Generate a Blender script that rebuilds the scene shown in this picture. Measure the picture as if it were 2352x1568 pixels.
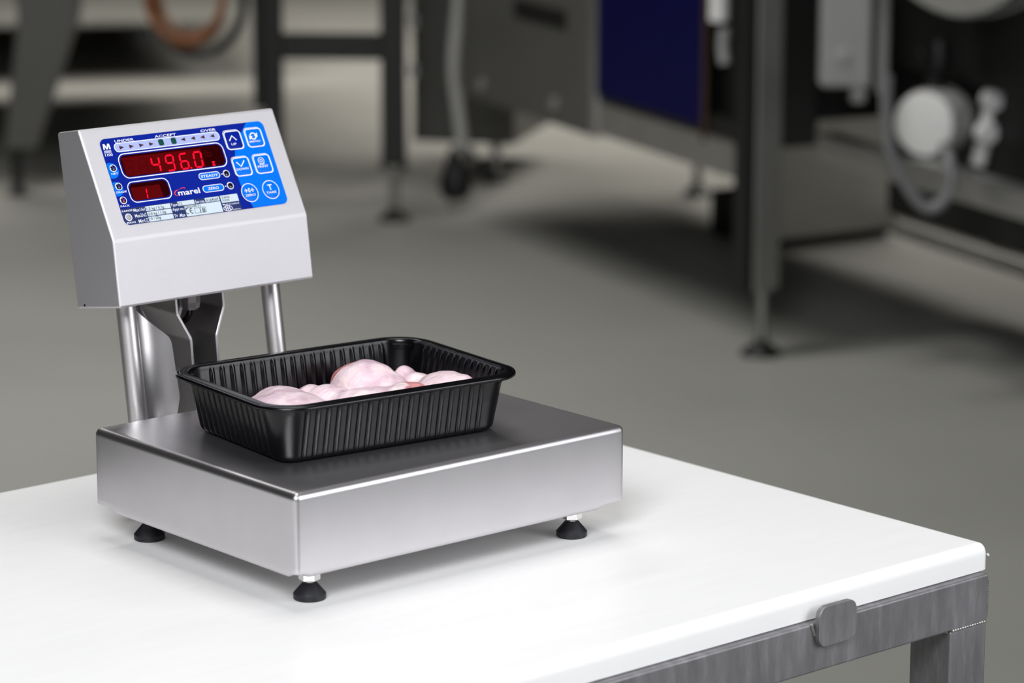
import bpy, bmesh, math, random
from math import sin, cos, pi, radians, sqrt, atan2
from mathutils import Vector, Matrix

for o in list(bpy.data.objects):
    bpy.data.objects.remove(o)
scene = bpy.context.scene
C = scene.collection
random.seed(7)

# ------------------------------------------------------------------ camera
T = 0.86                                   # height of the white board's top above the floor
YAW, PITCH, ROLL = 0.70930704, 0.21609770, 0.00129454
CAM = Vector((-1.21610488, -1.63916411, 0.63560822 + T))
fwd = Vector((sin(YAW) * cos(PITCH), cos(YAW) * cos(PITCH), -sin(PITCH)))
right = Vector((cos(YAW), -sin(YAW), 0))
up = right.cross(fwd)
r2 = cos(ROLL) * right + sin(ROLL) * up
u2 = -sin(ROLL) * right + cos(ROLL) * up
cam = bpy.data.cameras.new('camera')
cam.sensor_width = 36
cam.lens = 7243.933 / 2352 * 36
cam.clip_start = 0.05
cam.clip_end = 200
cam.dof.use_dof = True
cam.dof.focus_distance = 2.26
cam.dof.aperture_fstop = 7.1
cam.dof.aperture_blades = 0
camo = bpy.data.objects.new('camera', cam)
C.objects.link(camo)
camo.matrix_world = Matrix(((r2.x, u2.x, -fwd.x, CAM.x), (r2.y, u2.y, -fwd.y, CAM.y),
                            (r2.z, u2.z, -fwd.z, CAM.z), (0, 0, 0, 1)))
scene.camera = camo

# ------------------------------------------------------------------ view, world, lights
scene.view_settings.view_transform = 'Standard'
scene.view_settings.look = 'None'
scene.view_settings.gamma = 1
scene.view_settings.use_curve_mapping = False
scene.view_settings.exposure = 0.0
w = bpy.data.worlds.new('world')
scene.world = w
w.use_nodes = True
w.node_tree.nodes['Background'].inputs[0].default_value = (1, 0.97, 0.93, 1)
w.node_tree.nodes['Background'].inputs[1].default_value = 0.04

def area(name, loc, target, sx, sy, power, col=(1, 1, 1), spread=180):
    l = bpy.data.lights.new(name, 'AREA')
    l.shape = 'RECTANGLE'
    l.size, l.size_y, l.energy, l.color = sx, sy, power, col
    l.spread = radians(spread)
    o = bpy.data.objects.new(name, l)
    C.objects.link(o)
    o.location = loc
    d = Vector(target) - Vector(loc)
    o.rotation_euler = d.to_track_quat('-Z', 'Y').to_euler()
    return o

# soft light behind and above the camera, soft light to the right of the table
area('light_behind_camera', (-1.95, -1.75, 2.75), (0.15, 0.1, 0.95), 1.3, 0.9, 98, (0.96, 0.97, 1.0))
area('light_right', (1.14, -1.95, 1.84), (0.15, 0.15, 1.0), 1.35, 1.6, 32, (0.96, 0.97, 1.0))
area('light_overhead', (0.3, 0.2, 3.9), (0.3, 0.2, 0), 1.6, 1.6, 36, (1.0, 0.985, 0.97))
# rows of ceiling lights over the hall
area('ceiling_light_row_a', (4.2, 8.2, 4.3), (4.2, 8.2, 0), 5.0, 0.5, 104, (1.0, 0.945, 0.87), 100)
area('ceiling_light_row_b', (7.2, 4.6, 4.3), (7.2, 4.6, 0), 0.5, 5.0, 150, (1.0, 0.95, 0.88), 100)
area('ceiling_light_row_c', (1.6, 3.6, 4.3), (1.6, 3.6, 0), 2.4, 0.5, 62, (1.0, 0.985, 0.96), 110)

# ------------------------------------------------------------------ materials
def srgb(r, g, b):
    f = lambda c: (c / 12.92 if c <= 0.04045 else ((c + 0.055) / 1.055) ** 2.4)
    return (f(r / 255), f(g / 255), f(b / 255), 1)

def mat(name, col, rough=0.5, metal=0.0, bump=0.0, bscale=300, var=0.0, vscale=6, stretch=(1, 1, 1),
        rvar=0.0, spec=0.5, emit=None, estr=0, coat=0, sss=0, aniso=0, bdist=0.001):
    m = bpy.data.materials.new(name)
    m.use_nodes = True
    nt = m.node_tree
    b = nt.nodes['Principled BSDF']
    b.inputs['Base Color'].default_value = col
    b.inputs['Roughness'].default_value = rough
    b.inputs['Metallic'].default_value = metal
    b.inputs['Specular IOR Level'].default_value = spec
    b.inputs['Coat Weight'].default_value = coat
    b.inputs['Coat Roughness'].default_value = 0.08
    if sss:
        b.inputs['Subsurface Weight'].default_value = sss
        b.inputs['Subsurface Radius'].default_value = (1, 0.5, 0.4)
        b.inputs['Subsurface Scale'].default_value = 0.004
    if emit:
        b.inputs['Emission Color'].default_value = emit
        b.inputs['Emission Strength'].default_value = estr
    tc = nt.nodes.new('ShaderNodeTexCoord')
    mp = nt.nodes.new('ShaderNodeMapping')
    mp.inputs['Scale'].default_value = stretch
    nt.links.new(tc.outputs['Object'], mp.inputs['Vector'])
    n1 = nt.nodes.new('ShaderNodeTexNoise')
    n1.inputs['Scale'].default_value = vscale
    n1.inputs['Detail'].default_value = 5
    nt.links.new(mp.outputs['Vector'], n1.inputs['Vector'])
    if var:
        ramp = nt.nodes.new('ShaderNodeMapRange')
        ramp.inputs['From Min'].default_value = 0.3
        ramp.inputs['From Max'].default_value = 0.7
        ramp.inputs['To Min'].default_value = 1 - var
        ramp.inputs['To Max'].default_value = 1 + var
        nt.links.new(n1.outputs['Fac'], ramp.inputs['Value'])
        mx = nt.nodes.new('ShaderNodeMix')
        mx.data_type = 'RGBA'
        mx.blend_type = 'MULTIPLY'
        mx.inputs['Factor'].default_value = 1
        mx.inputs['A'].default_value = col
        nt.links.new(ramp.outputs['Result'], mx.inputs['B'])
        nt.links.new(mx.outputs['Result'], b.inputs['Base Color'])
    if rvar:
        r = nt.nodes.new('ShaderNodeMapRange')
        r.inputs['From Min'].default_value = 0.3
        r.inputs['From Max'].default_value = 0.7
        r.inputs['To Min'].default_value = rough - rvar
        r.inputs['To Max'].default_value = rough + rvar
        nt.links.new(n1.outputs['Fac'], r.inputs['Value'])
        nt.links.new(r.outputs['Result'], b.inputs['Roughness'])
    if bump:
        n2 = nt.nodes.new('ShaderNodeTexNoise')
        n2.inputs['Scale'].default_value = bscale
        n2.inputs['Detail'].default_value = 3
        nt.links.new(mp.outputs['Vector'], n2.inputs['Vector'])
        bp = nt.nodes.new('ShaderNodeBump')
        bp.inputs['Strength'].default_value = bump
        bp.inputs['Distance'].default_value = bdist
        nt.links.new(n2.outputs['Fac'], bp.inputs['Height'])
        nt.links.new(bp.outputs['Normal'], b.inputs['Normal'])
    return m

M = {}
M['floor'] = mat('grey epoxy floor', srgb(150, 150, 145), 0.42, var=0.06, vscale=1.3, bump=0.05, bscale=60, bdist=0.002)
M['wall'] = mat('grey hall wall panels', srgb(74, 71, 67), 0.6, var=0.05, vscale=2)
M['ceil'] = mat('dark hall ceiling', srgb(62, 58, 54), 0.8, var=0.05, vscale=2)
M['blast'] = mat('bead blasted stainless steel', (0.76, 0.75, 0.775, 1), 0.56, 1, bump=0.3, bscale=3200, bdist=0.0004)
M['plate'] = mat('satin stainless steel', (0.63, 0.615, 0.635, 1), 0.37, 1, bump=0.06, bscale=1500, bdist=0.0003, var=0.02, vscale=30)
M['post'] = mat('brushed round steel', (0.80, 0.78, 0.78, 1), 0.40, 1, bump=0.08, bscale=1600, bdist=0.0003)
M['bracket'] = mat('folded steel bracket', (0.66, 0.64, 0.65, 1), 0.36, 1, bump=0.03, bscale=900, bdist=0.0003)
M['cheek'] = mat('dull folded steel cheek', (0.40, 0.385, 0.39, 1), 0.42, 1, bump=0.03, bscale=900, bdist=0.0003)
M['brown'] = mat('dark brown edge strip', srgb(66, 46, 32), 0.6, var=0.05, vscale=8)
M['nut'] = mat('bright plated steel', (0.86, 0.84, 0.83, 1), 0.25, 1, var=0.04, vscale=200)
M['rubber'] = mat('black rubber', srgb(26, 27, 33), 0.5, bump=0.15, bscale=900, bdist=0.0003, var=0.25, vscale=150)
M['tray'] = mat('black glossy plastic', srgb(7, 7, 11), 0.24, spec=0.36, bump=0.03, bscale=500, bdist=0.0003, rvar=0.05, vscale=60)
M['board'] = mat('white polyethylene board', srgb(245, 245, 244), 0.42, var=0.012, vscale=18, stretch=(1, 7, 1), bump=0.10, bscale=120, bdist=0.0004)
M['tube'] = mat('worn stainless square tube', (0.34, 0.33, 0.34, 1), 0.58, 1, var=0.16, vscale=26, stretch=(1.2, 1.2, 0.35), rvar=0.06, bump=0.05, bscale=500, bdist=0.0003)
def smears(m, light, dark):
    nt = m.node_tree
    b = nt.nodes['Principled BSDF']
    tc = nt.nodes.new('ShaderNodeTexCoord')
    mp = nt.nodes.new('ShaderNodeMapping')
    mp.inputs['Scale'].default_value = (1, 1, 0.22)
    nt.links.new(tc.outputs['Object'], mp.inputs['Vector'])
    n = nt.nodes.new('ShaderNodeTexNoise')
    n.inputs['Scale'].default_value = 120
    n.inputs['Detail'].default_value = 6
    n.inputs['Roughness'].default_value = 0.65
    nt.links.new(mp.outputs['Vector'], n.inputs['Vector'])
    r = nt.nodes.new('ShaderNodeValToRGB')
    e = r.color_ramp.elements
    e[0].position, e[0].color = 0.36, dark
    e[1].position, e[1].color = 0.74, light
    k = e.new(0.52)
    k.color = [(a + c) * 0.46 for a, c in zip(light, dark)][:3] + [1]
    nt.links.new(n.outputs['Fac'], r.inputs['Fac'])
    nt.links.new(r.outputs['Color'], b.inputs['Base Color'])
smears(M['tube'], (0.42, 0.41, 0.43, 1), (0.28, 0.275, 0.285, 1))
M['weld'] = mat('weld bead', (0.46, 0.45, 0.44, 1), 0.42, 1, var=0.25, vscale=180, bump=0.3, bscale=350, bdist=0.0006)
M['bgsteel'] = mat('machine steel', (0.36, 0.36, 0.345, 1), 0.42, 1, var=0.06, vscale=5)
M['bgsteel2'] = mat('brighter machine steel', (0.56, 0.56, 0.55, 1), 0.4, 1, var=0.06, vscale=5)
M['bgpaint'] = mat('grey painted machine panel', srgb(86, 86, 83), 0.45, var=0.05, vscale=4)
M['bgdark'] = mat('dark machine paint', srgb(24, 24, 23), 0.55, var=0.05, vscale=4)
M['bgblack'] = mat('black plastic', srgb(9, 9, 10), 0.45, var=0.05, vscale=4)
M['bgblue'] = mat('deep blue panel', srgb(4, 3, 66), 0.5, spec=0.12, var=0.04, vscale=4)
M['bggrey'] = mat('light grey plastic', srgb(150, 150, 148), 0.5, var=0.04, vscale=8)
M['bgwhite'] = mat('white plastic', srgb(226, 226, 224), 0.45, var=0.03, vscale=8)
M['hosew'] = mat('white rubber cord', srgb(176, 176, 172), 0.5, var=0.03, vscale=8)
M['hoseg'] = mat('pale translucent tubing', srgb(120, 121, 122), 0.35, var=0.04, vscale=8)
M['orange'] = mat('orange cable', srgb(132, 84, 50), 0.6, var=0.05, vscale=8)
M['ovdark'] = mat('overlay royal blue', srgb(5, 31, 140), 0.3, spec=0.10, bump=0.04, bscale=1500, bdist=0.0003, var=0.03, vscale=30)
M['ovlight'] = mat('overlay bright blue', srgb(0, 112, 242), 0.26, spec=0.12, bump=0.02, bscale=1500, bdist=0.0003, var=0.02, vscale=30)
M['ovnavy'] = mat('overlay navy strip', srgb(34, 48, 98), 0.4, spec=0.2, var=0.03, vscale=30)
M['ovbar'] = mat('overlay lavender bar', srgb(164, 176, 222), 0.35, spec=0.2, var=0.02, vscale=30)
M['ovwhite'] = mat('overlay white print', srgb(236, 240, 255), 0.4, var=0.01, vscale=30)
M['ovpale'] = mat('rating label paper', srgb(200, 215, 226), 0.5, var=0.02, vscale=60)
M['ovblack'] = mat('black label print', srgb(14, 16, 22), 0.5, var=0.02, vscale=60)
M['ovred'] = mat('red logo print', srgb(226, 62, 66), 0.4, var=0.02, vscale=60)
M['window'] = mat('dark red display window', srgb(40, 0, 2), 0.2, spec=0.05, var=0.03, vscale=40)
M['module'] = mat('lit red display module', srgb(70, 0, 2), 0.4, spec=0.04, var=0.05, vscale=60, emit=(0.035, 0.0, 0.0001, 1), estr=1.0)
M['segment'] = mat('glowing red segment', srgb(240, 6, 30), 0.5, spec=0.05, var=0.01, vscale=60, emit=(1.0, 0.004, 0.03, 1), estr=0.9)
M['ghost'] = mat('unlit display segment', srgb(72, 0, 3), 0.4, spec=0.04, var=0.02, vscale=60)
M['darkred'] = mat('unlit red indicator', srgb(66, 18, 28), 0.3, var=0.05, vscale=90)
M['green'] = mat('unlit green indicator', srgb(22, 72, 66), 0.18, var=0.05, vscale=90, coat=0.4)
M['led'] = mat('dark indicator lens', srgb(16, 14, 34), 0.1, var=0.05, vscale=90, coat=0.5)
M['ledr'] = mat('dark red indicator lens', srgb(78, 8, 26), 0.1, var=0.05, vscale=90, coat=0.5)
M['ledgrey'] = mat('grey indicator lens', srgb(165, 160, 166), 0.35, var=0.02, vscale=90)
M['ledletter'] = mat('blue letter on lens', srgb(44, 50, 170), 0.4, var=0.02, vscale=90)

def chicken_mat(name, meat):
    """pale pink skin with creases and, at the listed spheres (object space), bare darker meat"""
    m = bpy.data.materials.new(name)
    m.use_nodes = True
    nt = m.node_tree
    b = nt.nodes['Principled BSDF']
    tc = nt.nodes.new('ShaderNodeTexCoord')
    n = nt.nodes.new('ShaderNodeTexNoise')
    n.inputs['Scale'].default_value = 55
    n.inputs['Detail'].default_value = 6
    n.inputs['Distortion'].default_value = 0.8
    nt.links.new(tc.outputs['Object'], n.inputs['Vector'])
    r = nt.nodes.new('ShaderNodeValToRGB')
    e = r.color_ramp.elements
    e[0].position, e[0].color = 0.30, srgb(204, 172, 186)
    e[1].position, e[1].color = 0.72, srgb(248, 230, 226)
    e2 = e.new(0.5)
    e2.color = srgb(232, 207, 215)
    nt.links.new(n.outputs['Fac'], r.inputs['Fac'])
    last = r.outputs['Color']
    nm = nt.nodes.new('ShaderNodeTexNoise')
    nm.inputs['Scale'].default_value = 90
    nm.inputs['Detail'].default_value = 4
    nt.links.new(tc.outputs['Object'], nm.inputs['Vector'])
    mr = nt.nodes.new('ShaderNodeValToRGB')
    mr.color_ramp.elements[0].color = srgb(190, 108, 112)
    mr.color_ramp.elements[1].color = srgb(224, 156, 154)
    mr.color_ramp.elements[0].position = 0.35
    mr.color_ramp.elements[1].position = 0.65
    nt.links.new(nm.outputs['Fac'], mr.inputs['Fac'])
    for (cx, cy, cz, rad) in meat:
        d = nt.nodes.new('ShaderNodeVectorMath')
        d.operation = 'DISTANCE'
        d.inputs[1].default_value = (cx, cy, cz)
        nt.links.new(tc.outputs['Object'], d.inputs[0])
        ad = nt.nodes.new('ShaderNodeMath')
        ad.operation = 'MULTIPLY_ADD'
        ad.inputs[1].default_value = 0.009
        nt.links.new(n.outputs['Fac'], ad.inputs[0])
        nt.links.new(d.outputs['Value'], ad.inputs[2])
        k = nt.nodes.new('ShaderNodeMapRange')
        k.inputs['From Min'].default_value = rad + 0.0035
        k.inputs['From Max'].default_value = rad + 0.0055
        k.inputs['To Min'].default_value = 1
        k.inputs['To Max'].default_value = 0
        nt.links.new(ad.outputs['Value'], k.inputs['Value'])
        mx = nt.nodes.new('ShaderNodeMix')
        mx.data_type = 'RGBA'
        nt.links.new(k.outputs['Result'], mx.inputs['Factor'])
        nt.links.new(last, mx.inputs['A'])
        nt.links.new(mr.outputs['Color'], mx.inputs['B'])
        last = mx.outputs['Result']
    nt.links.new(last, b.inputs['Base Color'])
    b.inputs['Roughness'].default_value = 0.36
    b.inputs['Subsurface Weight'].default_value = 0.12
    b.inputs['Subsurface Radius'].default_value = (1, 0.45, 0.35)
    b.inputs['Subsurface Scale'].default_value = 0.004
    mp = nt.nodes.new('ShaderNodeMapping')
    mp.inputs['Scale'].default_value = (1, 1.9, 1.2)
    mp.inputs['Rotation'].default_value = (0, 0, 0.5)
    nt.links.new(tc.outputs['Object'], mp.inputs['Vector'])
    n2 = nt.nodes.new('ShaderNodeTexNoise')
    n2.inputs['Scale'].default_value = 120
    n2.inputs['Detail'].default_value = 7
    n2.inputs['Distortion'].default_value = 0.6
    nt.links.new(mp.outputs['Vector'], n2.inputs['Vector'])
    bp = nt.nodes.new('ShaderNodeBump')
    bp.inputs['Strength'].default_value = 0.55
    bp.inputs['Distance'].default_value = 0.0018
    nt.links.new(n2.outputs['Fac'], bp.inputs['Height'])
    nt.links.new(bp.outputs['Normal'], b.inputs['Normal'])
    return m

# ------------------------------------------------------------------ helpers
def tag(o, label=None, cat=None, group=None, kind=None):
    if label: o['label'] = label
    if cat: o['category'] = cat
    if group: o['group'] = group
    if kind: o['kind'] = kind
    return o

def thing(name, label, cat, loc=(0, 0, 0), rz=0, group=None):
    o = bpy.data.objects.new(name, None)
    o.empty_display_size = 0.05
    C.objects.link(o)
    o.location = loc
    o.rotation_euler = (0, 0, rz)
    return tag(o, label, cat, group)

def mesh_obj(name, verts, faces, m, parent=None, smooth=False, loc=(0, 0, 0), rot=(0, 0, 0), bevel=0, seg=2, angle=30, shade=35):
    me = bpy.data.meshes.new(name)
    me.from_pydata([tuple(v) for v in verts], [], faces)
    bm = bmesh.new()
    bm.from_mesh(me)
    bmesh.ops.recalc_face_normals(bm, faces=bm.faces)
    if bevel:
        es = [e for e in bm.edges if len(e.link_faces) == 2 and e.calc_face_angle(0) > radians(angle)]
        bmesh.ops.bevel(bm, geom=es, offset=bevel, segments=seg, profile=0.5, affect='EDGES', clamp_overlap=True)
    bm.to_mesh(me)
    bm.free()
    o = link_mesh(name, me, m, parent, smooth or bool(bevel), loc, rot, shade)
    if bevel:
        wn = o.modifiers.new('weighted normals', 'WEIGHTED_NORMAL')
        wn.keep_sharp = True
        wn.weight = 100
    return o

def link_mesh(name, me, m, parent=None, smooth=False, loc=(0, 0, 0), rot=(0, 0, 0), shade=35):
    me.materials.clear()
    me.materials.append(M[m] if isinstance(m, str) else m)
    o = bpy.data.objects.new(name, me)
    C.objects.link(o)
    o.parent = parent
    o.location = loc
    o.rotation_euler = rot
    if smooth:
        for p in me.polygons:
            p.use_smooth = True
        try:
            me.set_sharp_from_angle(angle=radians(shade))
        except Exception:
            pass
    return o

def box(name, lo, hi, m, parent=None, bevel=0, seg=2, loc=(0, 0, 0), rot=(0, 0, 0)):
    x0, y0, z0 = lo
    x1, y1, z1 = hi
    v = [(x0, y0, z0), (x1, y0, z0), (x1, y1, z0), (x0, y1, z0), (x0, y0, z1), (x1, y0, z1), (x1, y1, z1), (x0, y1, z1)]
    f = [(0, 3, 2, 1), (4, 5, 6, 7), (0, 1, 5, 4), (1, 2, 6, 5), (2, 3, 7, 6), (3, 0, 4, 7)]
    return mesh_obj(name, v, f, m, parent, loc=loc, rot=rot, bevel=bevel, seg=seg)

def lathe(name, prof, m, parent=None, n=32, loc=(0, 0, 0), rot=(0, 0, 0), smooth=True, shade=35, phase=0):
    """profile of (radius, z) from bottom to top, capped"""
    v, f = [], []
    for (r, z) in prof:
        for i in range(n):
            a = 2 * pi * i / n + phase
            v.append((r * cos(a), r * sin(a), z))
    for k in range(len(prof) - 1):
        for i in range(n):
            j = (i + 1) % n
            f.append((k * n + i, k * n + j, (k + 1) * n + j, (k + 1) * n + i))
    f.append(tuple(range(n))[::-1])
    f.append(tuple((len(prof) - 1) * n + i for i in range(n)))
    return mesh_obj(name, v, f, m, parent, smooth, loc, rot, shade=shade)

def spline(pts, per=8):
    """Catmull-Rom through the points"""
    P = [Vector(p) for p in pts]
    P = [2 * P[0] - P[1]] + P + [2 * P[-1] - P[-2]]
    out = []
    for i in range(1, len(P) - 2):
        for k in range(per):
            t = k / per
            out.append(0.5 * ((2 * P[i]) + (P[i + 1] - P[i - 1]) * t + (2 * P[i - 1] - 5 * P[i] + 4 * P[i + 1] - P[i + 2]) * t * t
                              + (3 * P[i] - P[i - 1] - 3 * P[i + 1] + P[i + 2]) * t ** 3))
    out.append(P[-2])
    return out

def tube(name, pts, rad, m, parent=None, n=16, curved=True, per=8):
    P = spline(pts, per) if curved else [Vector(p) for p in pts]
    v, f = [], []
    nrm = None
    for i, p in enumerate(P):
        t = (P[min(i + 1, len(P) - 1)] - P[max(i - 1, 0)]).normalized()
        if nrm is None:
            nrm = t.orthogonal().normalized()
        nrm = (nrm - t * nrm.dot(t)).normalized()
        b = t.cross(nrm)
        r = rad(i / (len(P) - 1)) if callable(rad) else rad
        for k in range(n):
            a = 2 * pi * k / n
            v.append(p + nrm * (r * cos(a)) + b * (r * sin(a)))
    for i in range(len(P) - 1):
        for k in range(n):
            j = (k + 1) % n
            f.append((i * n + k, i * n + j, (i + 1) * n + j, (i + 1) * n + k))
    f.append(tuple(range(n))[::-1])
    f.append(tuple((len(P) - 1) * n + k for k in range(n)))
    return mesh_obj(name, v, f, m, parent, True, shade=50)

def rrect(a, b, r, nc=8):
    """outline of a rounded rectangle with half sizes a, b, counter-clockwise"""
    out = []
    for (sx, sy, a0) in ((1, 1, 0), (-1, 1, pi / 2), (-1, -1, pi), (1, -1, 3 * pi / 2)):
        for i in range(nc + 1):
            t = a0 + pi / 2 * i / nc
            out.append((sx * (a - r) + r * cos(t), sy * (b - r) + r * sin(t)))
    return out

# ------------------------------------------------------------------ the hall
def struct(name, lo, hi, m):
    return tag(box(name, lo, hi, m), kind='structure')

struct('floor', (-9, -9, -0.1), (18, 18, 0), 'floor')
struct('ceiling', (-9, -9, 4.6), (18, 18, 4.7), 'ceil')
struct('wall_back', (-9, 18, 0), (18, 18.1, 4.6), 'wall')
struct('wall_right', (18, -9, 0), (18.1, 18, 4.6), 'wall')
struct('wall_left', (-9.1, -9, 0), (-9, 18, 4.6), 'wall')
struct('wall_front', (-9, -9.1, 0), (18, -9, 4.6), 'wall')

# ------------------------------------------------------------------ work table and white board
TYAW = 0.0090727
TC = (0.49053, -0.18579)
BT = 0.0205
table = thing('work_table', 'worn grey stainless steel table frame under the white board', 'table', (TC[0], TC[1], 0), TYAW)
TW, TL, TD = 0.040, 1.30, 0.596
top = T - BT
tz0 = top - 0.0363
xe = -0.0065                                            # right end of the front rail
yf = -0.006                                             # front face of the front rail
box('front_rail', (-TL, yf, tz0), (xe, yf + TW, top - 0.0002), 'tube', table, 0.0020, 3)
box('back_rail', (-TL, TD - 0.035, tz0), (xe, TD + 0.005, top - 0.0002), 'tube', table, 0.0020, 3)
box('side_rail', (xe - TW, yf + TW + 0.0005, tz0), (xe, TD - 0.0355, top - 0.0002), 'tube', table, 0.0020, 3)
box('side_rail', (-TL, yf + TW + 0.0005, tz0), (-TL + TW, TD - 0.0355, top - 0.0002), 'tube', table, 0.0020, 3)
for (lx, ly) in ((xe - TW, yf), (xe - TW, TD - 0.035), (-TL, yf), (-TL, TD - 0.035)):
    leg = box('leg', (lx + 0.0003, ly + 0.0003, 0.02), (lx + TW - 0.0003, ly + TW - 0.0003, tz0 - 0.0003), 'tube', table, 0.0020, 3)
    lathe('foot', [(0.026, 0), (0.026, 0.006), (0.012, 0.016), (0.012, 0.03)], 'rubber', leg, 24, (lx + TW / 2, ly + TW / 2, 0))
# weld beads where the front leg meets the rail
def bead(name, p0, p1, r, parent, n=14):
    P0, P1 = Vector(p0), Vector(p1)
    rr = random.Random(3)
    pts = [P0.lerp(P1, i / n) for i in range(n + 1)]
    return tube(name, pts, lambda t: r * (0.85 + 0.16 * abs(sin(t * n * pi))), 'weld', parent, 10, True, 4)
bead('weld_bead', (xe - TW + 0.001, yf + 0.0006, tz0), (xe - 0.002, yf + 0.0006, tz0), 0.0016, table)
bead('weld_bead', (xe - TW + 0.0006, yf + 0.003, tz0 - 0.001), (xe - TW + 0.0006, yf + TW - 0.004, tz0 - 0.001), 0.0018, table)
bead('weld_bead', (xe - 0.0003, yf + 0.0008, tz0 + 0.003), (xe - 0.0003, yf + 0.0008, top - 0.004), 0.0009, table)
# retaining tab welded to the front rail
def tab(xc):
    a, b = 0.0188, 0.0145
    o = rrect(a, b, 0.0075, 8)
    cz = top - 0.0030
    v = [(xc + p[0], yf - 0.0048, cz + p[1]) for p in o] + [(xc + p[0], yf - 0.0003, cz + p[1]) for p in o]
    n = len(o)
    f = [tuple(range(n)), tuple(range(2 * n - 1, n - 1, -1))] + [(i, (i + 1) % n, n + (i + 1) % n, n + i) for i in range(n)]
    t = mesh_obj('retaining_tab', v, f, 'tube', table, bevel=0.0004, seg=1)
    bead('weld_bead', (xc - a - 0.0002, yf - 0.0006, cz - 0.006), (xc - a - 0.0035, yf - 0.0002, cz + 0.0026), 0.0013, t, 3)
tab(-0.1715)
tab(-1.0)

board = thing('cutting_board', 'thick white plastic cutting board lying on the steel table frame', 'board', (TC[0], TC[1], T - BT), TYAW)
def board_mesh():
    a, b, r = (TL + 0.02) / 2, TD / 2, 0.006
    cx, cy = -a, b
    rings = []
    R = 0.0085
    rings.append((0.0008, 0.0))
    rings.append((0.0, 0.0008))
    for i in range(7):
        t = pi / 2 * i / 6
        rings.append((R * (1 - cos(t)) * 0.75, BT - R + R * sin(t)))
    rings.append((R * 0.75 + 0.0012, BT))
    rings.append((R * 0.75 + 0.0040, BT))
    v, f = [], []
    for (ins, z) in rings:
        for p in rrect(a - ins, b - ins, max(r - ins, 0.0015), 6):
            v.append((cx + p[0], cy + p[1], z))
    n = 28
    for k in range(len(rings) - 1):
        for i in range(n):
            j = (i + 1) % n
            f.append((k * n + i, k * n + j, (k + 1) * n + j, (k + 1) * n + i))
    f.append(tuple(range(n))[::-1])
    f.append(tuple((len(rings) - 1) * n + i for i in range(n)))
    return v, f
bv, bf = board_mesh()
mesh_obj('board', bv, bf, 'board', board, True, shade=40)
# small curl of loose plastic on the near right corner
mesh_obj('plastic_burr', [(-0.0004, 0.001, 0.0125), (0.0011, 0.0005, 0.0108), (0.0003, 0.0012, 0.0098), (0.0001, 0.0032, 0.0112)],
         [(0, 1, 2), (0, 2, 3), (0, 3, 1), (1, 3, 2)], 'board', board)

# ------------------------------------------------------------------ bench scale
W, D, ZB, H = 0.300, 0.244, 0.0240, 0.0598
ZT = ZB + H
scale = thing('bench_scale', 'stainless steel bench scale with blue keypad and red weight display', 'scale', (0, 0, T))

def cover_mesh():
    R, RT = 0.0045, 0.0052
    seg = 8
    a, b = W / 2, D / 2
    def outline(ins):
        base = []
        r = max(R - ins, 0.001)
        aa, bb = a - ins, b - ins
        ne = 40
        corners = ((1, 1, 0), (-1, 1, pi / 2), (-1, -1, pi), (1, -1, 3 * pi / 2))
        for ci, (sx, sy, a0) in enumerate(corners):
            arc = [(sx * (aa - r) + r * cos(a0 + pi / 2 * i / seg), sy * (bb - r) + r * sin(a0 + pi / 2 * i / seg)) for i in range(seg + 1)]
            base += arc
            nsx, nsy, na = corners[(ci + 1) % 4]
            nxt = (nsx * (aa - r) + r * cos(na), nsy * (bb - r) + r * sin(na))
            for i in range(1, ne):
                base.append((arc[-1][0] + (nxt[0] - arc[-1][0]) * i / ne, arc[-1][1] + (nxt[1] - arc[-1][1]) * i / ne))
        return base
    ref = outline(0)
    n = len(ref)
    def skirt(p):
        # distance to the nearest corner, measured along the side
        dx, dy = a - abs(p[0]), b - abs(p[1])
        d = max(dx, dy)
        near_a = p[0] < 0 and p[1] < 0
        lim = 0.006 if near_a else 0.0185
        t = min(max((d - lim) / 0.0045, 0), 1)
        return t * t * (3 - 2 * t)
    v, f = [], []
    def ring(ins, zf):
        for p, q in zip(outline(ins) if not callable(ins) else ref, ref):
            s = skirt(q)
            v.append((p[0] + a, p[1] + b, zf(s)))
    lift = 0.0030
    # inner flange, bottom bend, wall, top bend
    ring(0.012, lambda s: ZB + lift * (1 - s) + 0.0004)
    ring(0.0028, lambda s: ZB + lift * (1 - s))
    ring(0.0012, lambda s: ZB + lift * (1 - s) + 0.0003 * s)
    ring(0.0003, lambda s: ZB + lift * (1 - s) + 0.0013 * s + 0.0002)
    ring(0.0, lambda s: ZB + lift * (1 - s) + 0.0030 * s + 0.0006)
    ring(0.0, lambda s: ZB + 0.0075)
    ring(0.0, lambda s: ZB + 0.012)
    ring(0.0, lambda s: ZT - RT - 0.004)
    ring(0.0, lambda s: ZT - RT - 0.0008)
    ring(0.0, lambda s: ZT - RT)
    for i in range(1, 9):
        t = pi / 2 * i / 8
        ring(RT * (1 - cos(t)), lambda s, t=t: ZT - RT + RT * sin(t))
    ring(RT + 0.0010, lambda s: ZT)
    ring(RT + 0.0030, lambda s: ZT)
    nr = len(v) // n
    for k in range(nr - 1):
        for i in range(n):
            j = (i + 1) % n
            f.append((k * n + i, k * n + j, (k + 1) * n + j, (k + 1) * n + i))
    f.append(tuple((nr - 1) * n + i for i in range(n)))
    return v, f
cv, cf = cover_mesh()
mesh_obj('platform_cover', cv, cf, 'plate', scale, True, shade=50)
box('base_frame', (0.013, 0.013, ZB + 0.002), (W - 0.013, D - 0.013, ZB + 0.03), 'bracket', scale, 0.002)

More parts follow.
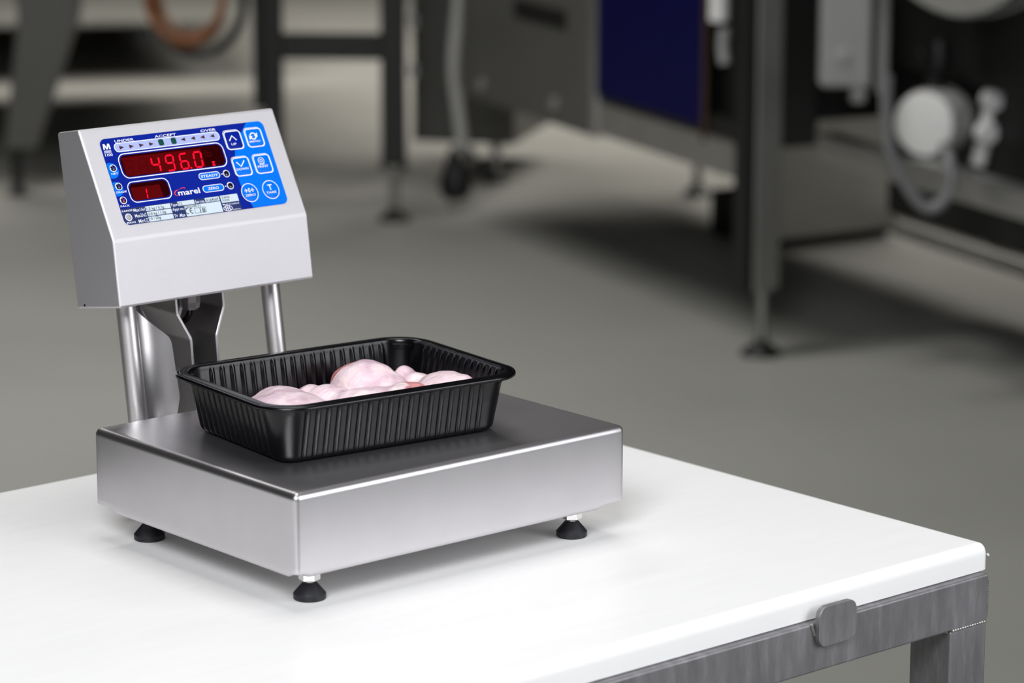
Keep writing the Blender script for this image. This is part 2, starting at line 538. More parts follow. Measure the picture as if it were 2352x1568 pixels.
fx, fy = 0.0298, 0.0250
for (x, y) in ((fx, fy), (W - fx, fy), (fx, D - fy), (W - fx, D - fy)):
    ft = lathe('foot', [(0.0108, 0), (0.0113, 0.0006), (0.0113, 0.0040), (0.0108, 0.0046), (0.0052, 0.0112), (0.0044, 0.0118)], 'rubber', scale, 40, (x, y, 0))
    lathe('threaded_stud', [(0.0036, 0.0115), (0.0036, 0.0275)], 'nut', ft, 16)
    h = 0.0128
    lathe('lock_nut', [(0.0058, h), (0.0075, h + 0.0009), (0.0075, h + 0.0051), (0.0060, h + 0.0060)], 'nut', ft, 6, smooth=False, phase=0.35)

# two round posts, leaning back
lean = 0.0125 / 0.0835
def post(x):
    def P(z): return (x, 0.28 + (z - 0.158) * lean, z)
    return tube('post', [(x, P(0.050)[1] - 0.0, 0.040), P(0.075), P(0.12), P(0.215)], 0.0074, 'post', scale, 32, True, 10)
post(0.0548)
post(0.1868)

# bracket between the posts: two joggled cheeks, a curved gusset and a back plate
def cheek(name, xu, xl, yu, yl, depth, th):
    prof = [(xu, yu + 0.004, 0.185), (xu, yu, 0.150), (xu + (xl - xu) * 0.08, yu - 0.0004, 0.1475), (xl - (xl - xu) * 0.06, yl, 0.1300), (xl, yl, 0.1275), (xl, yl - 0.003, 0.100), (xl, yl - 0.008, 0.060)]
    v, f = [], []
    for (x, y, z) in prof:
        v += [(x - th / 2, y, z), (x + th / 2, y, z), (x + th / 2, y + depth, z), (x - th / 2, y + depth, z)]
    for k in range(len(prof) - 1):
        for i in range(4):
            j = (i + 1) % 4
            f.append((k * 4 + i, k * 4 + j, k * 4 + 4 + j, k * 4 + 4 + i))
    f += [(0, 1, 2, 3), tuple(len(v) - 4 + i for i in range(4))]
    return mesh_obj(name, v, f, 'cheek', scale, bevel=0.0003, seg=1)
cheek('bracket_cheek', 0.0990, 0.1090, 0.2780, 0.2745, 0.050, 0.0021)
cheek('bracket_cheek', 0.1418, 0.1322, 0.2780, 0.2745, 0.050, 0.0021)
box('back_plate', (0.0955, 0.3290, 0.050), (0.1455, 0.3305, 0.175), 'cheek', scale, 0.0003, 1)
def gusset():
    # folded plate beside the left post, with cut corners
    pts = [(0.0640, 0.156), (0.0680, 0.153), (0.0905, 0.1335), (0.0925, 0.129), (0.0943, 0.0876), (0.0900, 0.0700), (0.0640, 0.0700)]
    nz = 26
    v, f = [], []
    rows = []
    nx = 12
    for k in range(nz + 1):
        z = 0.070 + (0.156 - 0.070) * k / nz
        # right limit at this height
        if z < 0.0876: xr = 0.0900 + (0.0943 - 0.0900) * (z - 0.070) / 0.0176
        elif z < 0.129: xr = 0.0943 + (0.0925 - 0.0943) * (z - 0.0876) / 0.0414
        elif z < 0.1335: xr = 0.0925 + (0.0905 - 0.0925) * (z - 0.129) / 0.0045
        else: xr = 0.0905 + (0.0665 - 0.0905) * (z - 0.1335) / 0.0225
        xlft = 0.0560
        for i in range(nx + 1):
            x = xlft + (xr - xlft) * i / nx
            q = (x - 0.056) / 0.038
            y = 0.2835 + (z - 0.158) * lean + 0.0045 * sin(q * pi * 1.35 - 0.4)
            v.append((x, y, z))
    n1 = len(v)
    v += [(x, y + 0.0015, z) for (x, y, z) in v]
    w_ = nx + 1
    for k in range(nz):
        for i in range(nx):
            a0 = k * w_ + i
            f.append((a0, a0 + 1, a0 + w_ + 1, a0 + w_))
            f.append((n1 + a0, n1 + a0 + w_, n1 + a0 + w_ + 1, n1 + a0 + 1))
    for k in range(nz):
        for i in (0, nx):
            a0, b0 = k * w_ + i, (k + 1) * w_ + i
            f.append((a0, b0, n1 + b0, n1 + a0))
    for i in range(nx):
        for k in (0, nz):
            a0 = k * w_ + i
            f.append((a0, n1 + a0, n1 + a0 + 1, a0 + 1))
    return mesh_obj('gusset_plate', v, f, 'bracket', scale, True, shade=40)
gusset()
lathe('cable_gland', [(0.0058, -0.012), (0.0070, -0.0105), (0.0078, -0.006), (0.0078, 0.004), (0.0065, 0.005), (0.0065, 0.012)], 'bracket', scale, 8, (0.1185, 0.2890, 0.1605), smooth=False)
tube('cable', [(0.1185, 0.2890, 0.156), (0.1185, 0.2890, 0.147), (0.1165, 0.2925, 0.140), (0.1135, 0.299, 0.135), (0.1145, 0.309, 0.126), (0.1185, 0.317, 0.105), (0.1200, 0.318, 0.06)], 0.0026, 'tray', scale, 14)

# --- display head: the housing's own frame lies in the sloping front, x to the right, -y down the slope
P1, P2, P3, P4, P5 = (0.3014, 0.2918), (0.2588, 0.2151), (0.2518, 0.1665), (0.3300, 0.2866), (0.3090, 0.1573)
XL, XR = 0.031, 0.2078
dv = Vector((P2[0] - P1[0], P2[1] - P1[1])).normalized()
ex, ey = Vector((1, 0, 0)), Vector((0, -dv.x, -dv.y))
ez = ex.cross(ey)
FM = Matrix(((ex.x, ey.x, ez.x, XL), (ex.y, ey.y, ez.y, P1[0]), (ex.z, ey.z, ez.z, P1[1]), (0, 0, 0, 1)))
FI = FM.inverted()
hv, hf = [], []
for X in (XL, XR):
    for q in (P1, P2, P3, P5, P4):
        hv.append(FI @ Vector((X, q[0], q[1])))
hf = [(0, 1, 2, 3, 4), (9, 8, 7, 6, 5)] + [(i, (i + 1) % 5, 5 + (i + 1) % 5, 5 + i) for i in range(5)]
head = mesh_obj('display_housing', hv, hf, 'blast', scale, bevel=0.0019, seg=4, angle=5, shade=60)
head.matrix_local = FM

def ovflat(name, pts, z, m, th=0.0):
    """flat printed shape on the sloping face from (u, v) in millimetres"""
    v = [(p[0] / 1000, -p[1] / 1000, z / 1000) for p in pts]
    n = len(v)
    if th:
        v = v + [(x, y, zz + th / 1000) for (x, y, zz) in v]
        f = [tuple(range(n))[::-1], tuple(range(n, 2 * n))] + [(i, (i + 1) % n, n + (i + 1) % n, n + i) for i in range(n)]
    else:
        f = [tuple(range(n))]
    return mesh_obj(name, v, f, m, head)

def rr(u0, v0, u1, v1, r, nc=7):
    a, b = (u1 - u0) / 2, (v1 - v0) / 2
    r = min(r, a - 0.01, b - 0.01)
    return [((u0 + u1) / 2 + p[0], (v0 + v1) / 2 + p[1]) for p in rrect(a, b, r, nc)]

def ovring(name, outer, inner, z, m):
    n = len(outer)
    v = [(p[0] / 1000, -p[1] / 1000, z / 1000) for p in list(outer) + list(inner)]
    f = [(i, (i + 1) % n, n + (i + 1) % n, n + i) for i in range(n)]
    return mesh_obj(name, v, f, m, head)

def frame(name, u0, v0, u1, v1, r, wd, z, m='ovwhite'):
    return ovring(name, rr(u0, v0, u1, v1, r), rr(u0 + wd, v0 + wd, u1 - wd, v1 - wd, max(r - wd, 0.1)), z, m)

def disc(cu, cv, r, n=28):
    return [(cu + r * cos(2 * pi * i / n), cv + r * sin(2 * pi * i / n)) for i in range(n)]

def text_mesh(body, offset=0.0):
    cu = bpy.data.curves.new('t', 'FONT')
    cu.body = body
    cu.size = 1
    cu.offset = offset
    cu.resolution_u = 3
    o = bpy.data.objects.new('t', cu)
    C.objects.link(o)
    bpy.context.view_layer.update()
    dg = bpy.context.evaluated_depsgraph_get()
    me = bpy.data.meshes.new_from_object(o.evaluated_get(dg))
    bpy.data.objects.remove(o)
    bpy.data.curves.remove(cu)
    return me

def lettering(body, u0, u1, vt, vb, m='ovwhite', z=0.62, shear=0.0, weight=0.012):
    """print 'body' so that its ink fills the box u0..u1, vt..vb (v grows downwards)"""
    me = text_mesh(body, weight)
    xs = [v.co.x for v in me.vertices]
    ys = [v.co.y for v in me.vertices]
    x0, x1, y0, y1 = min(xs), max(xs), min(ys), max(ys)
    hgt = vb - vt
    wid = (u1 - u0) - abs(shear) * hgt
    for v in me.vertices:
        fy_ = (v.co.y - y0) / (y1 - y0)
        fx_ = (v.co.x - x0) / (x1 - x0)
        v.co = ((u0 + fx_ * wid + shear * fy_ * hgt) / 1000, -(vb - fy_ * hgt) / 1000, z / 1000)
    return link_mesh('lettering', me, m, head)

def stroke(name, pts, wd, z, m='ovwhite', taper=False, closed=False):
    """flat line of given width through (u, v) points"""
    P = [Vector(p) for p in pts]
    n = len(P)
    L, Rr = [], []
    for i, p in enumerate(P):
        if closed:
            t = (P[(i + 1) % n] - P[(i - 1) % n]).normalized()
        else:
            t = (P[min(i + 1, n - 1)] - P[max(i - 1, 0)]).normalized()
        nn = Vector((-t.y, t.x))
        h_ = wd / 2 * ((0.25 + 0.75 * sin(pi * min(max(i / (n - 1), 0.02), 0.98))) if taper else 1)
        L.append(p + nn * h_)
        Rr.append(p - nn * h_)
    v = [(q[0] / 1000, -q[1] / 1000, z / 1000) for q in L + Rr]
    rng = range(n) if closed else range(n - 1)
    f = [(i, (i + 1) % n, n + (i + 1) % n, n + i) for i in rng]
    return mesh_obj(name, v, f, m, head)

OV = (14.5, 9.3, 162.5, 77.2)
ovflat('keypad_overlay', rr(*OV, 5.0), 0.02, 'ovdark', 0.40)
# bright blue field to the right of a long arc
arc = [(147.6, 9.4), (139.5, 17.5), (134.0, 23.5), (130.6, 28.6), (127.3, 35.9), (125.0, 44.0), (124.4, 52.0), (124.8, 59.0), (126.0, 65.6), (127.8, 71.5), (129.6, 77.1)]
outl = rr(*OV, 5.0)
rightside = [p for p in outl if p[0] > 150]
rs = sorted(rightside, key=lambda p: (p[1]))
ovflat('overlay_field', arc + rs[::-1], 0.46, 'ovlight')
# pale fields beside the indicators on the left
def lobe(cu, cv, r):
    pts = []
    for p in disc(cu, cv, r, 40):
        pts.append((max(p[0], 14.6), p[1]))
    return pts
ovflat('overlay_field', lobe(17.0, 34.4, 6.2), 0.46, 'ovlight')
ovflat('overlay_field', lobe(16.5, 48.9, 5.6), 0.46, 'ovlight')
# rating strip
ovflat('rating_strip', [(14.6, 64.4), (119.0, 64.2), (119.0, 77.15), (19.0, 77.15), (16.0, 75.6), (14.6, 72.5)], 0.47, 'ovnavy')
for bx in ((35.7, 64.9, 57.5, 68.5), (35.7, 69.1, 57.4, 72.6), (35.6, 73.2, 57.3, 76.9), (64.3, 64.5, 79.2, 67.9), (89.0, 64.5, 101.8, 67.9),
           (69.0, 68.5, 101.8, 76.9), (103.0, 64.3, 118.7, 70.1)):
    ovflat('rating_field', rr(*bx, 0.05, 1), 0.52, 'ovpale')
for tx in (('Max1/e1', 24.9, 34.8, 65.4, 67.9), ('Max2/e2', 24.7, 34.8, 69.7, 72.4), ('Min1/2', 26.4, 34.9, 74.0, 76.8),
           ('Type', 57.8, 63.7, 65.4, 68.2), ('Appr.no.', 58.2, 68.4, 69.0, 71.9), ('T= -Max', 58.0, 67.8, 73.9, 76.6), ('Ser.no.', 79.9, 88.3, 65.3, 67.8),
           ('Made in Iceland', 103.2, 117.8, 70.9, 72.3), ('marel.com', 110.8, 117.9, 75.6, 76.7)):
    lettering(*tx, 'ovwhite', 0.56, 0, 0.004)
for tx in (('1.5 kg / 0.5g', 36.4, 51.7, 65.9, 68.6), ('3.0 kg / 1.0g', 36.4, 52.0, 69.9, 72.7), ('10 / 20g', 36.3, 46.2, 73.6, 76.3), ('C2', 64.8, 68.2, 65.3, 67.6),
           ('DK0199.31', 69.3, 83.3, 68.8, 70.8), ('18', 81.8, 86.4, 71.8, 75.2), ('A164569', 89.7, 100.8, 65.3, 67.6), ('3-6Vdc', 104.2, 111.4, 65.0, 66.9), ('0.03A', 104.2, 110.4, 67.3, 69.1)):
    lettering(*tx, 'ovblack', 0.58, 0, 0.010)
frame('lettering', 77.1, 71.2, 87.3, 75.4, 0.05, 0.25, 0.58, 'ovblack')
def arc_pts(cu, cv, r, a0, a1, n=14):
    return [(cu + r * cos(radians(a0 + (a1 - a0) * i / n)), cv - r * sin(radians(a0 + (a1 - a0) * i / n))) for i in range(n + 1)]
stroke('conformity_mark', arc_pts(70.9, 72.9, 2.0, 75, 285), 0.6, 0.585, 'ovblack')
stroke('conformity_mark', arc_pts(74.9, 72.9, 2.0, 75, 285), 0.6, 0.585, 'ovblack')
stroke('conformity_mark', [(73.1, 72.9), (74.9, 72.9)], 0.5, 0.585, 'ovblack')
oval = [(106.8 + 3.9 * cos(t * pi / 14), 74.8 + 2.0 * sin(t * pi / 14)) for t in range(28)]
stroke('maker_emblem', oval, 0.5, 0.57, 'ovwhite', closed=True)
for k in (-1, 0, 1):
    stroke('maker_emblem', [(106.6 + 1.7 * k, 73.6), (106.8 + 1.7 * k, 76.0)], 0.85, 0.575, 'ovwhite')

# arrow bar
ovflat('arrow_bar', rr(25.4, 13.6, 119.9, 20.9, 3.4), 0.48, 'ovwhite')
ovflat('arrow_bar', rr(26.0, 14.2, 119.3, 20.3, 2.9), 0.52, 'ovbar')
for u in (29.9, 38.6, 47.4, 56.2):
    ovflat('arrow_indicator', [(u, 15.9), (u + 4.1, 17.45), (u, 19.0)], 0.56, 'darkred')
for u in (84.7, 93.6, 102.3, 111.2):
    ovflat('arrow_indicator', [(u, 16.9), (u + 4.0, 15.4), (u + 4.0, 18.4)], 0.56, 'darkred')
for u in (64.6, 75.9):
    ovflat('accept_indicator', rr(u, 14.7, u + 4.5, 19.6, 1.3), 0.56, 'green', 0.25)
lettering('UNDER', 27.2, 44.3, 11.2, 13.2, shear=0.12, weight=0.012)
lettering('ACCEPT', 62.7, 82.1, 11.2, 13.2, shear=0.12, weight=0.012)
lettering('OVER', 104.2, 118.4, 11.0, 13.0, shear=0.12, weight=0.012)
ovflat('lettering', [(15.9, 17.7), (16.4, 13.3), (18.0, 13.3), (19.1, 16.0), (20.4, 13.3), (22.0, 13.3), (22.3, 17.7), (21.0, 17.7), (20.9, 15.1), (19.6, 17.7), (18.6, 17.7), (17.4, 15.1), (17.2, 17.7)], 0.62, 'ovwhite')
lettering('SERIES', 15.8, 22.2, 18.5, 19.7, shear=0.2, weight=0.02)
stroke('lettering', [(15.6, 20.2), (22.4, 20.2)], 0.3, 0.6)
lettering('1100', 15.8, 22.3, 20.9, 23.1, weight=0.015)

# weight window and count window
frame('window_border', 25.3, 22.2, 119.8, 42.1, 6.0, 0.75, 0.5)
ovflat('display_window', rr(27.2, 23.8, 118.0, 40.7, 4.6), 0.5, 'window')
ovflat('display_module', rr(28.6, 25.4, 99.4, 40.4, 0.6, 2), 0.54, 'module')
frame('window_border', 25.8, 44.5, 62.5, 61.2, 5.2, 0.7, 0.5)
ovflat('display_window', rr(27.4, 46.1, 60.9, 59.6, 4.2), 0.5, 'window')
ovflat('display_module', rr(28.4, 49.3, 54.0, 59.4, 0.6, 2), 0.54, 'module')

SEG = {'a': ((0, 0), (1, 0)), 'b': ((1, 0), (1, 1)), 'c': ((1, 1), (1, 2)), 'd': ((0, 2), (1, 2)), 'e': ((0, 1), (0, 2)), 'f': ((0, 0), (0, 1)), 'g': ((0, 1), (1, 1))}
DIG = {'4': 'fgbc', '9': 'abcdfg', '6': 'acdefg', '0': 'abcdef', '1': 'ef', '8': 'abcdefg'}
def seven(ch, u, vt, wd, ht, m, z, th):
    """seven-segment figure, leaning to the right; u is the left edge at the top"""
    v, f = [], []
    lean_ = -0.115
    for s in DIG[ch]:
        (x0, y0), (x1, y1) = SEG[s]
        a = Vector((x0 * wd, y0 * ht / 2))
        b = Vector((x1 * wd, y1 * ht / 2))
        d = (b - a).normalized()
        nn = Vector((-d.y, d.x))
        g = th * 0.36
        a2, b2 = a + d * g, b - d * g
        pts = [a2, a2 + d * th * 0.4 + nn * th / 2, b2 - d * th * 0.4 + nn * th / 2, b2, b2 - d * th * 0.4 - nn * th / 2, a2 + d * th * 0.4 - nn * th / 2]
        k = len(v)
        for q in pts:
            v.append(((u + q.x + lean_ * q.y) / 1000, -(vt + q.y) / 1000, z / 1000))
        f.append(tuple(range(k, k + 6)))
    return mesh_obj('digit', v, f, m, head)
for ch, u in (('4', 53.8), ('9', 66.5), ('6', 79.1), ('0', 91.7)):
    seven(ch, u, 28.0, 6.5, 11.9, 'segment', 0.60, 1.25)
for u in (28.6, 41.2):
    seven('8', u + 1.5, 28.0, 6.5, 11.9, 'ghost', 0.57, 1.1)
ovflat('decimal_point', disc(86.1, 39.8, 0.75, 14), 0.6, 'segment')
seven('1', 41.4, 51.0, 5.0, 8.3, 'segment', 0.60, 0.95)
lettering('g', 105.4, 108.2, 36.8, 40.5, 'segment', 0.6, 0, 0.0)
lettering('lb', 101.5, 107.5, 27.5, 33.0, 'ghost', 0.57, 0, 0.0)

# round indicators
def indicator(cu, cv, letter, lens):
    ovflat('indicator_ring', disc(cu, cv, 2.95), 0.55, 'ovwhite')
    o = lathe('indicator_lens', [(0.00235, 0.0005), (0.00235, 0.00068), (0.0019, 0.00105), (0.0008, 0.00125)], lens, head, 28, (cu / 1000, -cv / 1000, 0))
    if letter:
        lettering(letter, cu - 1.0, cu + 1.0, cv - 1.1, cv + 1.1, 'ledletter', 1.3, 0, 0.01)
indicator(19.1, 32.6, 'N', 'led')
indicator(18.9, 47.0, 'G', 'led')
indicator(19.1, 58.0, 'P', 'ledr')
indicator(19.1, 71.4, '', 'ledgrey')
indicator(115.1, 47.7, '', 'led')
indicator(115.2, 57.5, '', 'led')
for v_ in (47.6, 57.5):
    stroke('lettering', [(110.3, v_), (111.5, v_)], 0.7, 0.6)
lettering('NET', 16.0, 21.9, 36.2, 37.7, shear=0.15)
lettering('GRADE', 14.8, 24.4, 50.7, 52.2, shear=0.15)
lettering('PACK', 15.0, 23.3, 61.7, 63.2, shear=0.15)
lettering('RANGE', 14.8, 24.2, 65.6, 67.0, shear=0.15)
lettering('MAX2', 16.0, 23.9, 74.9, 76.3, shear=0.15)
for v0, tx, a, b in ((44.8, 'STEADY', 91.8, 107.6), (54.9, 'ZERO', 94.4, 104.6)):
    ovflat('name_pill', rr(90.0, v0, 109.3, v0 + 5.6, 2.75), 0.48, 'ovwhite')
    ovflat('name_pill', rr(90.6, v0 + 0.55, 108.7, v0 + 5.05, 2.2), 0.53, 'ovlight')
    lettering(tx, a, b, v0 + 1.8, v0 + 3.9, shear=0.12, weight=0.012)
# maker's name with a red swoosh
lettering('marel', 67.5, 87.0, 55.7, 60.1, weight=0.015)
stroke('maker_swoosh', [tuple(p)[:2] for p in spline([(66.9, 60.2, 0), (65.0, 59.2, 0), (64.6, 57.6, 0), (66.2, 56.1, 0), (69.0, 55.3, 0)], 6)], 0.95, 0.62, 'ovred', True)
stroke('maker_swoosh', [tuple(p)[:2] for p in spline([(69.6, 55.2, 0), (72.2, 54.4, 0), (74.6, 54.6, 0), (74.5, 55.8, 0)], 6)], 0.6, 0.62, 'ovred', True)

# keys
def dome(name, outline, hgt, m, rim):
    cu = sum(p[0] for p in outline) / len(outline)
    cv = sum(p[1] for p in outline) / len(outline)
    v, f = [], []
    n = len(outline)
    prof = ((1.0, 0.42), (0.95, 0.42 + hgt * 0.55), (0.90, 0.42 + hgt * 0.85), (0.84, 0.42 + hgt), (0.4, 0.42 + hgt * 1.08))
    for (s, z) in prof:
        for p in outline:
            v.append(((cu + (p[0] - cu) * s) / 1000, -(cv + (p[1] - cv) * s) / 1000, z / 1000))
    for k in range(len(prof) - 1):
        for i in range(n):
            j = (i + 1) % n
            f.append((k * n + i, k * n + j, (k + 1) * n + j, (k + 1) * n + i))
    f.append(tuple((len(prof) - 1) * n + i for i in range(n)))
    return mesh_obj(name, v, f, m, head, True, shade=60)
KZ = 1.15
def square_key(u0, v0, m='ovlight'):
    u1, v1 = u0 + 16.2, v0 + 16.5
    frame('key_border', u0 + 0.6, v0 + 1.1, u1, v1, 3.0, 0.85, 0.62)
    frame('key_border', u0, v0 + 0.4, u1 - 0.9, v1 - 0.3, 3.0, 0.4, 0.6)
    dome('key', rr(u0 + 1.3, v0 + 1.8, u1 - 0.8, v1 - 0.8, 2.4), 0.42, m, 0)
square_key(123.0, 13.4, 'ovdark')
square_key(142.4, 13.4)
square_key(122.9, 35.0)
square_key(142.3, 35.0)
for cu, cv in ((130.5, 65.0), (150.1, 64.8)):
    stroke('key_border', disc(cu, cv, 7.3, 36), 0.6, 0.62, closed=True)
    dome('key', disc(cu, cv, 6.9, 36), 0.42, 'ovlight', 0)
z2 = 1.0
stroke('key_symbol', [(127.0, 22.6), (130.4, 18.7), (133.6, 22.5)], 0.95, z2)
lettering('UP', 127.6, 132.6, 24.6, 26.3, 'ovwhite', z2, 0.15, 0.015)
stroke('key_symbol', [(126.9, 39.9), (130.2, 43.7), (134.3, 39.2)], 0.95, z2)
lettering('DOWN', 124.9, 136.1, 44.9, 46.7, 'ovwhite', z2, 0.15, 0.015)
stroke('key_symbol', arc_pts(149.6, 20.9, 2.5, 10, 165), 0.95, z2)
stroke('key_symbol', arc_pts(149.6, 20.9, 2.5, 190, 345), 0.95, z2)
ovflat('key_symbol', [(153.8, 18.4), (153.4, 22.0), (150.4, 21.0)], z2 + 0.01, 'ovwhite')
ovflat('key_symbol', [(145.6, 23.8), (145.9, 20.1), (148.9, 21.2)], z2 + 0.01, 'ovwhite')
lettering('MENU', 144.7, 154.8, 24.5, 26.0, 'ovwhite', z2, 0.15, 0.015)
stroke('key_symbol', disc(149.5, 41.2, 2.6, 28), 0.5, z2, closed=True)
stroke('key_symbol', disc(149.5, 41.2, 1.1, 20), 0.5, z2, closed=True)
stroke('key_symbol', [(147.2, 44.0), (151.9, 44.0)], 0.5, z2)
lettering('PRINT', 144.7, 154.7, 44.9, 46.7, 'ovwhite', z2, 0.15, 0.015)
stroke('key_symbol', [(125.9, 63.2), (128.0, 63.2)], 0.55, z2)
stroke('key_symbol', [(126.9, 61.8), (128.5, 63.2), (126.9, 64.6)], 0.6, z2)
stroke('key_symbol', [(132.7, 63.2), (134.8, 63.2)], 0.55, z2)
stroke('key_symbol', [(133.8, 61.8), (132.2, 63.2), (133.8, 64.6)], 0.6, z2)
lettering('0', 129.3, 131.3, 61.4, 65.0, 'ovwhite', z2, 0, 0.015)
lettering('ZERO', 125.4, 135.0, 66.2, 67.9, 'ovwhite', z2, 0.15, 0.015)
lettering('T', 147.8, 151.8, 60.7, 65.2, 'ovwhite', z2, 0, 0.015)
lettering('TARE', 144.8, 154.3, 66.2, 67.9, 'ovwhite', z2, 0.15, 0.015)
# rivet near the lower back edge of the left side
sc_ = FI @ Vector((XL, 0.2985, 0.1615))
lathe('rivet', [(0.0010, 0), (0.0010, 0.0004), (0.0005, 0.0006)], 'bgblack', head, 12, sc_, (0, -pi / 2, 0))

# ------------------------------------------------------------------ black tray
TRZ = radians(-5.83)
TRC = (0.1347, 0.1183)
tray = thing('meat_tray', 'black ribbed plastic tray holding raw chicken on the steel platform', 'tray', (TRC[0], TRC[1], T + ZT), TRZ)
RA, RB, RH, RC = 0.2136 / 2, 0.1617 / 2, 0.0445, 0.030

def tray_mesh():
    RIBL, RIBS = 18, 13
    NS = 10
    def outline(ins):
        r = max(RC - ins, 0.004)
        a, b = RA - ins, RB - ins
        pts = []                                   # (x, y, nx, ny, rib phase or None)
        corners = ((1, 1, 0), (-1, 1, pi / 2), (-1, -1, pi), (1, -1, 3 * pi / 2))
        seg = 14
        for ci, (sx, sy, a0) in enumerate(corners):
            for i in range(seg + 1):
                t = a0 + pi / 2 * i / seg
                pts.append((sx * (a - r) + r * cos(t), sy * (b - r) + r * sin(t), cos(t), sin(t), None))
            nsx, nsy, na = corners[(ci + 1) % 4]
            p0 = (sx * (a - r) + r * cos(na), sy * (b - r) + r * sin(na))
            p1 = (nsx * (a - r) + r * cos(na), nsy * (b - r) + r * sin(na))
            nrib = RIBL if ci in (0, 2) else RIBS
            tot = nrib * NS
            for i in range(1, tot):
                q = i / tot
                pts.append((p0[0] + (p1[0] - p0[0]) * q, p0[1] + (p1[1] - p0[1]) * q, cos(na), sin(na), (i % NS) / NS))
        return pts
    rings = [(0.0000, 0.0415, 0), (0.0000, 0.0430, 0), (0.0006, 0.0440, 0), (0.0016, 0.0442, 0), (0.0021, 0.0437, 0), (0.0026, 0.0441, 0), (0.0032, 0.0445, 0), (0.0072, 0.0445, 0), (0.0082, 0.0442, 0),
             (0.0088, 0.0433, 0), (0.0090, 0.0415, 0.2), (0.0094, 0.0395, 1)]
    for i in range(1, 7):
        t = i / 6
        rings.append((0.0094 + 0.0066 * t, 0.0395 - 0.0325 * t, 1))
    for i in range(1, 6):
        t = pi / 2 * i / 5
        rings.append((0.0160 + 0.0058 * (1 - cos(t)), 0.0070 - 0.0058 * sin(t), 1 - 0.9 * i / 5))
    rings.append((0.026, 0.0012, 0))
    v, f = [], []
    for (ins, z, amp) in rings:
        for (x, y, nx, ny, ph) in outline(ins):
            o = 0.0
            if amp and ph is not None and 0.0 < ph < 0.42:
                o = -0.00135 * amp * sin(pi * ph / 0.42) ** 0.8
            v.append((x + nx * o, y + ny * o, z))
    n = len(v) // len(rings)
    for k in range(len(rings) - 1):
        for i in range(n):
            j = (i + 1) % n
            f.append((k * n + i, k * n + j, (k + 1) * n + j, (k + 1) * n + i))
    f.append(tuple((len(rings) - 1) * n + i for i in range(n)))
    return v, f
tv, tf = tray_mesh()
shell = mesh_obj('tray_shell', tv, tf, 'tray', tray, True, shade=60)
sm = shell.modifiers.new('thickness', 'SOLIDIFY')
sm.thickness = 0.0006
sm.offset = 0
for sx in (-1, 1):
    for sy in (-1, 1):
        # small stacking lugs in the inner corners below the rim
        a = atan2(sy, sx)
        cxx, cyy = sx * (RA - RC), sy * (RB - RC)
        v, f = [], []
        for i in range(7):
            t = a + (i - 3) * 0.13
            for (rad_, z) in ((RC - 0.0085, 0.0415), (RC - 0.0108, 0.0405), (RC - 0.0112, 0.0375), (RC - 0.0092, 0.0365)):
                v.append((cxx + rad_ * cos(t), cyy + rad_ * sin(t), z))
        for i in range(6):
            for k in range(4):
                j = (k + 1) % 4
                f.append((i * 4 + k, i * 4 + j, i * 4 + 4 + j, i * 4 + 4 + k))
        f += [(0, 1, 2, 3), (24, 25, 26, 27)]
        mesh_obj('stacking_lug', v, f, 'tray', tray, True)

# ------------------------------------------------------------------ raw chicken
def chicken(label, blobs, meat, voxel=0.0016, seed=1):
    """smooth union of ellipsoids (centre, radii, z-rotation, y-tilt) in tray coordinates, in metres"""
    bm = bmesh.new()
    for (c, r, rz, ry) in blobs:
        mtx = Matrix.Translation(c) @ Matrix.Rotation(rz, 4, 'Z') @ Matrix.Rotation(ry, 4, 'Y') @ Matrix.Diagonal((r[0], r[1], r[2], 1))
        bmesh.ops.create_icosphere(bm, subdivisions=4, radius=1, matrix=mtx)
    me = bpy.data.meshes.new('chicken')
    bm.to_mesh(me)
    bm.free()
    o = bpy.data.objects.new('tmp', me)
    C.objects.link(o)
    rm = o.modifiers.new('r', 'REMESH')
    rm.mode = 'VOXEL'
    rm.voxel_size = voxel
    s = o.modifiers.new('s', 'SMOOTH')
    s.iterations = 9
    s.factor = 0.6
    bpy.context.view_layer.update()
    dg = bpy.context.evaluated_depsgraph_get()
    out = bpy.data.meshes.new_from_object(o.evaluated_get(dg))
    bpy.data.objects.remove(o)
    from mathutils import noise
    for v in out.vertices:
        n = noise.noise(v.co * 60 + Vector((seed * 7.1, 0, 0))) * 0.0012 + noise.noise(v.co * 160 + Vector((0, seed * 3.3, 0))) * 0.00045
        v.co += v.normal * n
        if v.co.z < 0.0022:
            v.co.z = 0.0022
    root = tag(link_mesh('chicken_thigh', out, chicken_mat('raw chicken', meat), None, True, (TRC[0], TRC[1], T + ZT), (0, 0, TRZ), shade=180),
               label, 'chicken', 'raw chicken pieces in the black tray')
    return root

chicken('smooth pale raw chicken thigh at the left end of the black tray',
        [((-0.047, 0.004, 0.016), (0.031, 0.038, 0.0185), 0.2, 0.0), ((-0.040, 0.020, 0.018), (0.024, 0.024, 0.0165), 0.3, 0.1), ((-0.030, -0.020, 0.014), (0.024, 0.026, 0.015), 0, 0)],
        [(-0.082, 0.012, 0.016, 0.013)], seed=1)
chicken('raw chicken piece lying across the tray front with bare red meat at its right end',
        [((0.014, -0.016, 0.0165), (0.037, 0.026, 0.0170), -0.5, 0.0), ((0.036, -0.026, 0.0185), (0.023, 0.023, 0.0175), -0.4, 0), ((-0.005, 0.014, 0.0175), (0.019, 0.018, 0.0145), -0.9, 0.0), ((-0.012, 0.029, 0.0185), (0.013, 0.011, 0.0115), 0, 0)],
        [(0.056, -0.028, 0.026, 0.022), (0.040, -0.046, 0.026, 0.019), (0.046, -0.030, 0.038, 0.013)], seed=2)
